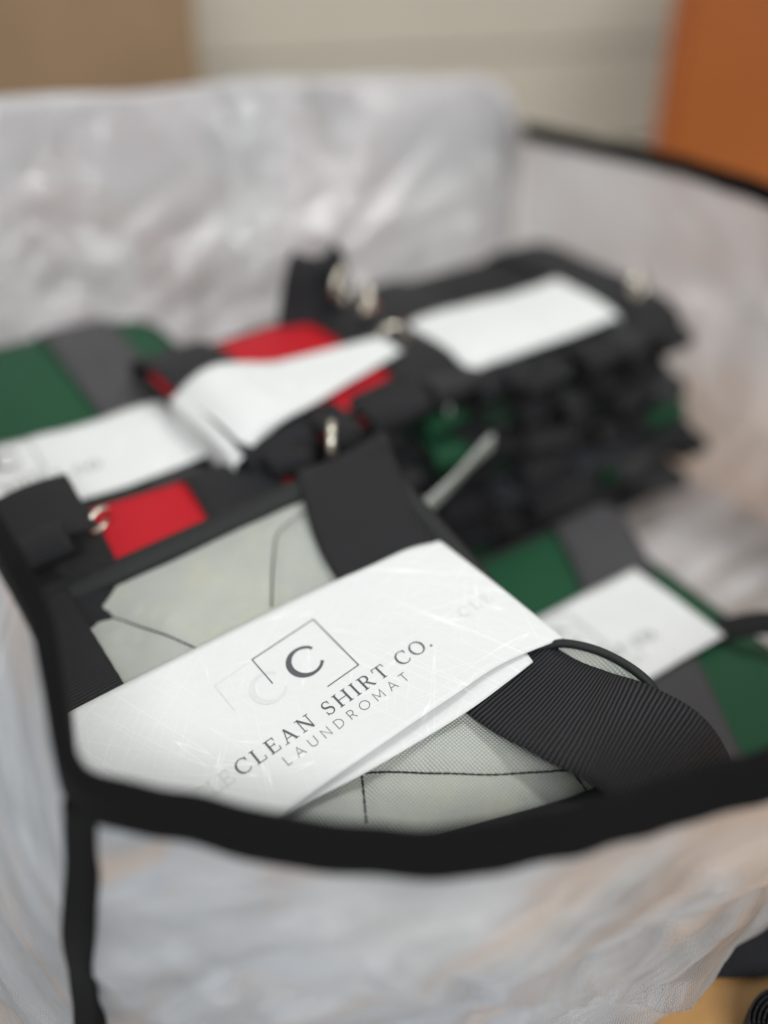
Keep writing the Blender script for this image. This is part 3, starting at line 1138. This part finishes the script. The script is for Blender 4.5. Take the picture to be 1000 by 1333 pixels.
def ptext(x, y, rot=0.0):
    c, s_ = math.cos(rot), math.sin(rot)
    return TLp + UX * (x * c - y * s_) + VX * (x * s_ + y * c)


def surf_z(x, y):
    # same formula as the sleeve's wave, found from the closest grid vertex
    bi, bd = None, 1e9
    for i in range(0, NS, 2):
        r_ = rows[5 + i]
        # position along the row
        a_, b_ = r_[0], r_[-1]
        dx, dy = b_.x - a_.x, b_.y - a_.y
        q = ((x - a_.x) * dx + (y - a_.y) * dy) / (dx * dx + dy * dy)
        q = min(1, max(0, q))
        f = q * (NTT - 1)
        j = min(NTT - 2, int(f))
        p = r_[j].lerp(r_[j + 1], f - j)
        d_ = (p.x - x) ** 2 + (p.y - y) ** 2
        if d_ < bd:
            bd, bi = d_, p.z
    return bi


def map_front(q, h):
    p = TLp + UX * (q.x / 1000) + VX * (q.y / 1000)
    p.z = surf_z(p.x, p.y) + h
    return p


MAP = map_front


def map_sleeve(root, cx_, cy_):
    rows_ = SLEEVES[root.name][0]
    def f(q, h):
        x, y = cx_ + q.x / 1000, cy_ + q.y / 1000
        fi = (x - rows_[0][0].x) / (rows_[-1][0].x - rows_[0][0].x) * (len(rows_) - 1)
        i_ = max(0, min(len(rows_) - 1, int(round(fi))))
        r_ = rows_[i_]
        fj = (y - r_[0].y) / (r_[-1].y - r_[0].y) * (len(r_) - 1)
        j_ = max(0, min(len(r_) - 2, int(fj)))
        return Vector((x, y, r_[j_].lerp(r_[j_ + 1], min(1, max(0, fj - j_))).z + h + 0.0005))
    return f


class Ink:
    def __init__(self):
        self.V, self.F, self.n, self.h0 = [], [], 0, 0.00020

    def stroke(self, pts, w0, w1=None, closed=False):
        """pts in mm on the label; widths in mm"""
        w1 = w0 if w1 is None else w1
        P = [Vector((x, y)) for x, y in pts]
        n = len(P)
        base = len(self.V)
        self.n += 1
        h = self.h0 + 0.000008 * (self.n % 5)
        for i in range(n):
            if closed:
                a_, b_ = P[i - 1], P[(i + 1) % n]
                t0, t1_ = (P[i] - a_).normalized(), (b_ - P[i]).normalized()
            else:
                t0 = (P[i] - P[i - 1]).normalized() if i else (P[1] - P[0]).normalized()
                t1_ = (P[i + 1] - P[i]).normalized() if i < n - 1 else t0
            t = (t0 + t1_).normalized()
            nn = Vector((-t.y, t.x))
            sc_ = 1 / max(0.5, nn.dot(Vector((-t0.y, t0.x))))
            k = i / (n - 1)
            wv = (w0[i] if isinstance(w0, list) else w0 + (w1 - w0) * k) / 2 * sc_
            for sg in (1, -1):
                q = P[i] + nn * (wv * sg)
                self.V.append(MAP(q, h))
        for i in range(n if closed else n - 1):
            i2 = (i + 1) % n
            self.F.append((base + 2 * i, base + 2 * i + 1, base + 2 * i2 + 1, base + 2 * i2))

    def done(self, name, mat, parent):
        return link(name, self.V, self.F, mat, parent, smooth=False)


def arc(cx, cy, rx, ry, a0, a1, n=22):
    return [(cx + rx * math.cos(R(a0 + (a1 - a0) * k / (n - 1))), cy + ry * math.sin(R(a0 + (a1 - a0) * k / (n - 1)))) for k in range(n)]


K, H_L, S_ = 0.135, 0.062, 0.052                    # thick stem, hairline, serif


def glyph_serif(c):
    """(advance, strokes); cap height 1; stroke = (points, width or widths)"""
    st = []
    def stem(x, y0=0.0, y1=1.0, s0=True, s1=True, w=K):
        st.append(([(x, y0), (x, y1)], w))
        if s0:
            st.append(([(x - 0.16, y0 + S_ / 2), (x + 0.16, y0 + S_ / 2)], S_))
        if s1:
            st.append(([(x - 0.16, y1 - S_ / 2), (x + 0.16, y1 - S_ / 2)], S_))
    if c in 'CO':
        n = 40
        if c == 'O':
            pts = [(0.46 + 0.43 * math.cos(2 * PI * k / n), 0.5 + 0.49 * math.sin(2 * PI * k / n)) for k in range(n)]
            st.append((pts, [H_L + (K - H_L) * abs(math.cos(2 * PI * k / n)) ** 1.3 for k in range(n)], True))
            return 0.92, st
        pts = arc(0.46, 0.5, 0.42, 0.49, 42, 318, n)
        st.append((pts, [H_L + (K - H_L) * max(0, -math.cos(R(42 + 276 * k / (n - 1)))) ** 1.2 for k in range(n)]))
        st.append(([(0.775, 0.99), (0.775, 0.70)], S_ * 1.1))
        return 0.84, st
    if c == 'L':
        stem(0.17)
        st.append(([(0.17, S_ / 2), (0.66, S_ / 2)], S_ * 1.1))
        st.append(([(0.66, 0), (0.68, 0.28)], S_))
        return 0.72, st
    if c == 'E':
        stem(0.17)
        for y, x in ((S_ / 2, 0.66), (0.52, 0.52), (1 - S_ / 2, 0.62)):
            st.append(([(0.17, y), (x, y)], S_ * 1.1))
        st.append(([(0.66, 0), (0.69, 0.26)], S_))
        st.append(([(0.62, 1.0), (0.63, 0.77)], S_))
        st.append(([(0.52, 0.42), (0.52, 0.62)], S_))
        return 0.74, st
    if c == 'A':
        st.append(([(0.14, 0), (0.47, 1.0)], H_L))
        st.append(([(0.43, 1.0), (0.80, 0)], K))
        st.append(([(0.24, 0.33), (0.68, 0.33)], S_ * 1.1))
        for x in (0.13, 0.81):
            st.append(([(x - 0.15, S_ / 2), (x + 0.15, S_ / 2)], S_))
        return 0.95, st
    if c == 'N':
        st.append(([(0.17, 0), (0.17, 1)], H_L))
        st.append(([(0.80, 0), (0.80, 1)], H_L))
        st.append(([(0.17, 1.0), (0.80, 0.0)], K))
        st.append(([(0.02, S_ / 2), (0.32, S_ / 2)], S_))
        st.append(([(0.64, 1 - S_ / 2), (0.96, 1 - S_ / 2)], S_))
        st.append(([(0.0, 1 - S_ / 2), (0.22, 1 - S_ / 2)], S_))
        return 0.97, st
    if c == 'S':
        up = arc(0.31, 0.745, 0.225, 0.235, 35, 232, 18)
        dn = arc(0.31, 0.265, 0.245, 0.245, 62, -155, 20)
        pts = up + dn
        n = len(pts)
        st.append((pts, [H_L + (K - H_L) * math.exp(-((k - n * 0.46) / (n * 0.20)) ** 2) for k in range(n)]))
        st.append(([(0.51, 0.98), (0.52, 0.72)], S_))
        st.append(([(0.07, 0.02), (0.06, 0.31)], S_))
        return 0.62, st
    if c == 'H':
        stem(0.17)
        stem(0.83)
        st.append(([(0.17, 0.51), (0.83, 0.51)], S_ * 1.1))
        return 1.0, st
    if c == 'I':
        stem(0.17)
        return 0.34, st
    if c == 'R':
        stem(0.17)
        st.append(([(0.17, 0.97)] + arc(0.40, 0.735, 0.235, 0.235, 90, -90, 18) + [(0.17, 0.50)], [H_L] + [H_L + (K - H_L) * math.sin(PI * k / 17) for k in range(18)] + [H_L]))
        st.append(([(0.40, 0.50), (0.72, 0.03), (0.84, 0.03)], [K * 0.9, K * 0.9, S_]))
        return 0.84, st
    if c == 'T':
        stem(0.42, s1=False)
        st.append(([(0.05, 1 - S_ / 2), (0.79, 1 - S_ / 2)], S_ * 1.1))
        st.append(([(0.06, 1), (0.04, 0.74)], S_))
        st.append(([(0.78, 1), (0.80, 0.74)], S_))
        return 0.84, st
    if c == '.':
        st.append(([(0.02, 0.07), (0.16, 0.07)], 0.14))
        return 0.18, st
    return 0.35, st


def glyph_sans(c):
    w_ = 0.075
    if c == 'L':
        return 0.50, [([(0.06, 1), (0.06, 0.0375), (0.48, 0.0375)], w_)]
    if c == 'A':
        return 0.86, [([(0.04, 0), (0.43, 0.99), (0.82, 0)], w_), ([(0.19, 0.34), (0.67, 0.34)], w_)]
    if c == 'U':
        return 0.78, [([(0.06, 1), (0.06, 0.40)] + arc(0.39, 0.37, 0.33, 0.335, 180, 360, 18) + [(0.72, 0.40), (0.72, 1)], w_)]
    if c == 'N':
        return 0.80, [([(0.06, 0), (0.06, 0.97), (0.74, 0.03), (0.74, 1)], w_)]
    if c == 'D':
        return 0.82, [([(0.06, 0.0375)] + arc(0.30, 0.5, 0.46, 0.4625, -90, 90, 20) + [(0.06, 0.9625)], w_), ([(0.06, 0), (0.06, 1)], w_)]
    if c == 'R':
        return 0.66, [([(0.06, 0), (0.06, 1)], w_), ([(0.06, 0.9625)] + arc(0.32, 0.70, 0.25, 0.2625, 90, -90, 14) + [(0.06, 0.4375)], w_), ([(0.34, 0.44), (0.62, 0.0)], w_)]
    if c == 'O':
        n = 32
        return 1.0, [([(0.5 + 0.455 * math.cos(2 * PI * k / n), 0.5 + 0.4625 * math.sin(2 * PI * k / n)) for k in range(n)], [w_] * n, True)]
    if c == 'M':
        return 0.96, [([(0.06, 0), (0.08, 0.97), (0.48, 0.26), (0.88, 0.97), (0.90, 0)], w_)]
    if c == 'T':
        return 0.66, [([(0.0, 0.9625), (0.66, 0.9625)], w_), ([(0.33, 0.96), (0.33, 0)], w_)]
    return 0.3, []


def write(name, txt, glyphs, x0, x1, yb0, yb1, cap, mat, parent, fit=True, dx=0.0, dy=0.0, limit=None):
    adv = [glyphs(c)[0] for c in txt]
    tot = sum(adv) * cap
    gap = ((x1 - x0) - tot) / (len(txt) - 1)
    x = x0
    for c, a_ in zip(txt, adv):
        if c != ' ':
            k = (x - x0) / (x1 - x0)
            yb = yb0 + (yb1 - yb0) * k
            ink = Ink()
            sl = (yb1 - yb0) / (x1 - x0)
            for s_ in glyphs(c)[1]:
                pts = [(x + px_ * cap + dx, yb + py_ * cap + (px_ * cap) * sl + dy) for px_, py_ in s_[0]]
                wd = [v * cap for v in s_[1]] if isinstance(s_[1], list) else s_[1] * cap
                ink.stroke(pts, wd, None, len(s_) > 2)
            if limit is None or x + dx < limit:
                ink.done(name, mat, parent)
        x += a_ * cap + gap


def logo(mat, parent, dx=0.0, dy=0.0, nm=('logo_frame', 'logo_letter')):
    ink = Ink()
    gh = mat is M['ghost']
    ink.h0 = 0.00012 if gh else 0.00020
    q = lambda L_: [(x + dx, y + dy) for x, y in L_]
    ink.stroke(q([(-0.2, -16.8), (0, 0), (17.5, 0)] if gh else [(-0.2, -16.8), (0, 0), (34.6, 0), (34.6, -34.5), (17.2, -34.5)]), 0.55)
    ink.done(nm[0], mat, parent)
    ink = Ink()
    ink.h0 = 0.00012 if gh else 0.00020
    n = 44
    pts = arc(17.9, -16.8, 7.6, 7.7, 48, 322, n)
    wd = [1.5 + 1.4 * max(0, -math.cos(R(48 + 274 * k / (n - 1)))) ** 0.9 for k in range(n)]
    wd[-1] = 1.7
    ink.stroke(q(pts), wd)
    ink.stroke(q([(22.0, -10.3), (23.5, -11.4), (24.3, -13.2)]), 1.4)
    ink.done(nm[1], mat, parent)


logo(M['ink'], pb)
write('letter', 'CLEAN SHIRT CO.', glyph_serif, -36.0, 66.6, -45.9, -48.6, 7.3, M['ink'], pb)
write('letter', 'LAUNDROMAT', glyph_sans, -18.6, 47.0, -55.0, -55.9, 4.9, M['inklight'], pb)
logo(M['ghost'], pb, -20.5, -0.5, ('faint_logo_frame', 'faint_logo_letter'))
write('faint_letter', 'CLE', glyph_serif, -56.0, -38.5, -45.6, -45.9, 7.3, M['ghost'], pb)
write('faint_letter', 'CLE', glyph_serif, 88.0, 106.0, -46.0, -47.0, 6.0, M['ghost'], pb)

# ---- the red tote directly beneath item 1, set back a little
GRP = 'folded totes in the bag'


def below(base_loc, fr, dz):
    return base_loc - fr @ Vector((0, 0, dz))


T4 = 0.030
TR4 = R(15)
e1h = Vector((math.cos(ANG), math.sin(ANG), 0))
e2h = Vector((-math.sin(ANG), math.cos(ANG), 0))
F4 = frame(ANG, TR4)
pq = px(245, 625, 0.001)                          # its rear edge, seen just behind the front tote
L4 = pq - F4 @ Vector((0.030, B1, T4 * 0.75))
t4 = empty('folded_tote', L4, F4)
tag(t4, 'red tote with black binding squeezed beneath the grey green front tote', 'folded tote', GRP)
A4 = 0.088
lay, _u, rg = slab('folded_layer', A4 - 0.004, B1 - 0.006, T4 * 0.5, 0, M['black'], t4, 26, 22, 0.001, 13)
tube('edge_binding', rg, 0.003, M['bind'], lay, 7, True)
bd, top4, rg = slab('body', A4, B1, T4 * 0.5, T4 * 0.5, M['red'], t4, 40, 36, 0.0015, 16, 0.2)
tube('edge_binding', rg, 0.0036, M['bind'], bd, 8, True)
for xs in (-0.054, 0.050):
    ribbon('strap', resample(strap_path(xs, B1, T4, 0, top4, 0.05, 0.008, 0.0, xs), 90), Vector((1, 0, 0)), 0.05, 0.0018, M['web'], t4)
qh = t4.matrix_world.inverted() @ px(128, 678, 0.012)
hook(t4, tuple(qh), 0.4, 0.8)

# supports beneath the front pile
z = L4.z
fr0 = frame(ANG)
pile_cols = [('canvas', 'web'), ('black', 'webgrey')]
cx = L4.x
loc_p = L4.copy()
pos = L1 + F1 @ Vector((0.012, 0.018, 0))
zb_ = TZ + 0.004
hts = [0.034, 0.034]
for i, (mt, wb) in enumerate(pile_cols):
    tt = (R(4), R(8))[i]
    tote(('lowest grey green tote seen dimly through the front of the bag', 'black tote pressed behind the front of the bag, under the red one')[i],
         (pos.x - 0.004 * i, pos.y + 0.004, zb_ + 0.012 * (1 - i)), ANG - R(6 + 3 * i), 0.098, 0.078, hts[i], M[mt], wb, tx=tt, seed=20 + i, group=GRP)
    zb_ += hts[i] + 0.014

ALLT = {}
ORD = ['topmost', 'second from top', 'third from top', 'fourth from top', 'fifth from top', 'sixth from top', 'lowest']


def stack(center, top_z, ang, a, b_, kinds, where, tilt=0.0, top_straps=None, top_a=None, top_dx=0.0, flare=0.0, loops=0, drift=0.0, jit=0.006, ja=5, T=0.027, seed=0.0, sx=0.085, ext=0.010):
    """kinds listed from the top down; returns the topmost tote"""
    avail = top_z - (TZ + 0.004)
    n = len(kinds)
    tt = avail / n
    topm = None
    ALLT.setdefault(where, [])
    for i, (mt, wb, words) in enumerate(kinds):
        zloc = top_z - (i + 1) * tt
        rnd = random.Random(seed * 31 + i)
        c = Vector((center[0] + rnd.uniform(-jit, jit) * (i > 0), center[1] + rnd.uniform(-jit, jit) * (i > 0), zloc + 0.001))
        an = ang + R(rnd.uniform(-ja, ja)) * (i > 0)
        c += Vector((math.cos(ang), math.sin(ang), 0)) * (top_dx if i == 0 else flare * i / n)
        tl = tilt * (1 - i / max(1, n - 1))
        od = ORD[i] if i < n - 1 else 'lowest'
        r_ = tote(f'{words}, {od} in the {where}', c, an, top_a if (top_a and i == 0) else a + rnd.uniform(-0.004, 0.004), b_ + rnd.uniform(-0.005, 0.005), tt * 0.93, M[mt], wb, tx=tl, seed=seed + i * 2.3, group=GRP,
                  straps=top_straps if (top_straps and i == 0) else (-sx + rnd.uniform(-.012, .012), sx + rnd.uniform(-.012, .012)), ext=ext, loops=loops, drift=drift if i == 0 else 0.0)
        ALLT[where].append(r_[0])
        if i == 0:
            topm = (r_, c, tt * 0.93, an)
    return topm


# ---- left pile: green tote with grey straps
a2, b2 = 0.132, 0.120
c2 = Vector((-0.231, 0.542, 0))
(r2, ct2, T2, an2) = stack(c2, 0.0, R(32.5), a2, b2, [('green', 'webgrey', 'green tote with wide grey straps'), ('green', 'web', 'green tote with black straps'), ('black', 'web', 'black tote'), ('slate', 'web', 'slate tote'), ('red', 'web', 'red tote'), ('black', 'webgrey', 'black tote with grey straps')],
                           'left rear pile', R(4), seed=3, sx=0.082)
slA = sleeve('white paper sleeve across the green tote with grey straps at left', r2[0], r2[1], a2, -0.094, -0.022, T2, x1=0.178, y0b=-0.098, y1b=-0.030, seed=1.0, wave=0.0012, lift=0.005, puff=lambda k, q: 0.014 * max(0, (k - 0.55) / 0.45))

# ---- middle pile: red tote with black straps on top
a3, b3 = 0.102, 0.060
m0, m1 = px(335, 568, 0.028), px(600, 468, 0.028)
ang3 = math.atan2(m1.y - m0.y, m1.x - m0.x)
pr = Vector((-math.sin(ang3), math.cos(ang3), 0))
c3 = (m0 + m1) / 2 + pr * (b3 + 0.012) + Vector((math.cos(ang3), math.sin(ang3), 0)) * 0.012
(r3, ct3, T3, an3) = stack(c3, 0.022, ang3, a3, b3, [('red', 'web', 'red tote with black straps'), ('green', 'web', 'green tote with black straps'), ('black', 'web', 'black tote'), ('red', 'webgrey', 'dark red tote with grey straps'), ('canvas', 'web', 'pale canvas tote with black straps'), ('black', 'web', 'black tote with black straps'), ('slate', 'web', 'slate tote')],
                           'middle pile', R(3), seed=5, ja=7, sx=0.078, ext=0.012, top_straps=(-0.069, 0.052), top_a=0.096, top_dx=-0.002, loops=4, flare=0.025)
sleeve('white curled paper sleeve across the red tote of the middle pile', r3[0], r3[1], 0.096, -0.066, 0.008, T3, x0=-0.096, x1=0.045, y0b=-0.036, y1b=-0.016, seed=2.0, lift=0.005,
       puff=lambda k, q: 0.009 * math.exp(-((k - 0.2) / 0.18) ** 2) * (0.35 + 0.65 * q) + 0.003 * k * q)


def hook_at(owner, x, y, z, ang, s_):
    bpy.context.view_layer.update()
    hook(owner, tuple(owner.matrix_world.inverted() @ px(x, y, z)), ang, s_)


hook_at(r3[0], 445, 372, 0.045, 0.5, 1.3)
hook_at(r3[0], 512, 440, 0.030, -0.6, 1.0)
hook_at(r3[0], 478, 392, 0.045, 1.1, 1.2)
bpy.context.view_layer.update()
hb = r3[0].matrix_world.inverted()
HP = catmull([hb @ px(388, 455, 0.010), hb @ px(392, 400, 0.034), hb @ px(402, 350, 0.058), hb @ (px(412, 344, 0.060) + Vector((0.004, 0.008, 0))), hb @ (px(414, 400, 0.036) + Vector((0.004, 0.016, 0))), hb @ (px(408, 455, 0.010) + Vector((0, 0.016, 0)))], 50)
ribbon('handle_loop', HP, (hb.to_3x3() @ Vector((0.9, 0.35, 0.1))).normalized(), 0.030, 0.0018, M['web'], r3[0])
hook_at(r3[0], 432, 576, 0.026, 0.9, 1.2)

own = ALLT['middle pile'][4]
bpy.context.view_layer.update()
hb = own.matrix_world.inverted()
TP = catmull([hb @ px(640, 575, -0.014), hb @ px(618, 596, -0.018), hb @ px(585, 632, -0.024), hb @ px(552, 664, -0.030), hb @ (px(546, 676, -0.036))], 30)
ribbon('cloth_tuck', TP, (hb.to_3x3() @ Vector((0.55, 0.45, 0.7))).normalized(), 0.014, 0.003, M['canvas'], own)

# ---- right pile with a sleeve on top
m0, m1 = px(628, 462, 0.028), px(892, 375, 0.028)
angC = math.atan2(m1.y - m0.y, m1.x - m0.x)
prc = Vector((-math.sin(angC), math.cos(angC), 0))
aC, bC = 0.108, 0.080
cC = (m0 + m1) / 2 + prc * bC
(rC, ctC, TC, anC) = stack(cC, 0.016, angC, aC, bC, [('black', 'web', 'black tote with black straps'), ('green', 'web', 'green tote with black straps'), ('black', 'webdark', 'black tote with grey straps'), ('green', 'webdark', 'dark green tote with grey straps'), ('slate', 'web', 'slate tote with black straps'), ('green', 'web', 'green tote'), ('black', 'webdark', 'black tote')],
                           'right rear pile', R(2), seed=9, ja=13, jit=0.013, sx=0.066, ext=0.013, flare=0.035, loops=5)
sleeve('bright white paper sleeve lying on top of the right rear pile', rC[0], rC[1], aC, -0.074, -0.002, TC, x0=-0.112, x1=0.038, y0b=-0.070, y1b=-0.004, seed=0.4, lift=0.006, wave=0.002)
hook(rC[0], (0.066, -0.060, TC + 0.018), 0.2, 1.1)

# ---- front right pile, lower: green tote with sleeve
a6, b6 = 0.094, 0.112
p6 = px(808, 812, -0.078)
c6 = Vector((p6.x - 0.008, p6.y - 0.016, 0))
(r6, ct6, T6, an6) = stack(c6, -0.086, R(35), a6, b6, [('green', 'webgrey', 'green tote with charcoal straps and white sleeve'), ('black', 'web', 'black tote')], 'low front right pile', R(3), seed=12, sx=0.074, top_straps=(0.024,), drift=-0.11)
slD = sleeve('white paper sleeve on the low green tote at right', r6[0], r6[1], a6, -0.030, 0.042, T6, x0=-0.100, x1=0.058, seed=0.2, lift=0.006)

bpy.context.view_layer.update()
hb = r6[0].matrix_world.inverted()
SP = catmull([hb @ px(926, 832, -0.090), hb @ px(950, 819, -0.078), hb @ px(1000, 811, -0.070), hb @ px(1060, 822, -0.074)], 40)
ribbon('side_strap', SP, (hb.to_3x3() @ Vector((0.0, 0.8, 0.6))).normalized(), 0.014, 0.004, M['web'], r6[0])

# ---- black webbing roll on the table, lower right corner
def roll(loc):
    e = empty('webbing_roll', loc)
    tag(e, 'black webbing roll on the tan table at the lower right corner', 'webbing roll')
    P = []
    for k in range(260):
        t_ = 2 * PI * 6.2 * k / 259
        r_ = 0.010 + 0.0021 * t_ / (2 * PI) * 1.0
        P.append(Vector((r_ * math.cos(t_), r_ * math.sin(t_), 0.0125)))
    ribbon('webbing', P, Vector((0, 0, 1)), 0.025, 0.0017, M['web'], e, 0, 4)


pr_ = px(1030, 1366, TZ + 0.01)
roll((pr_.x, pr_.y, TZ + 0.0005))

# ---- the same print on the other sleeves
def print_sleeve(root, cx_, cy_):
    global MAP
    MAP = map_sleeve(root, cx_, cy_)
    pbx = SLEEVES[root.name][1]
    logo(M['ink'], pbx)
    write('letter', 'CLEAN SHIRT CO.', glyph_serif, -36.0, 66.6, -45.9, -45.9, 7.3, M['ink'], pbx)
    write('letter', 'LAUNDROMAT', glyph_sans, -18.6, 47.0, -55.0, -55.0, 4.9, M['inklight'], pbx)
    MAP = map_front


print_sleeve(slA, -0.034, -0.028)
print_sleeve(slD, -0.040, 0.036)
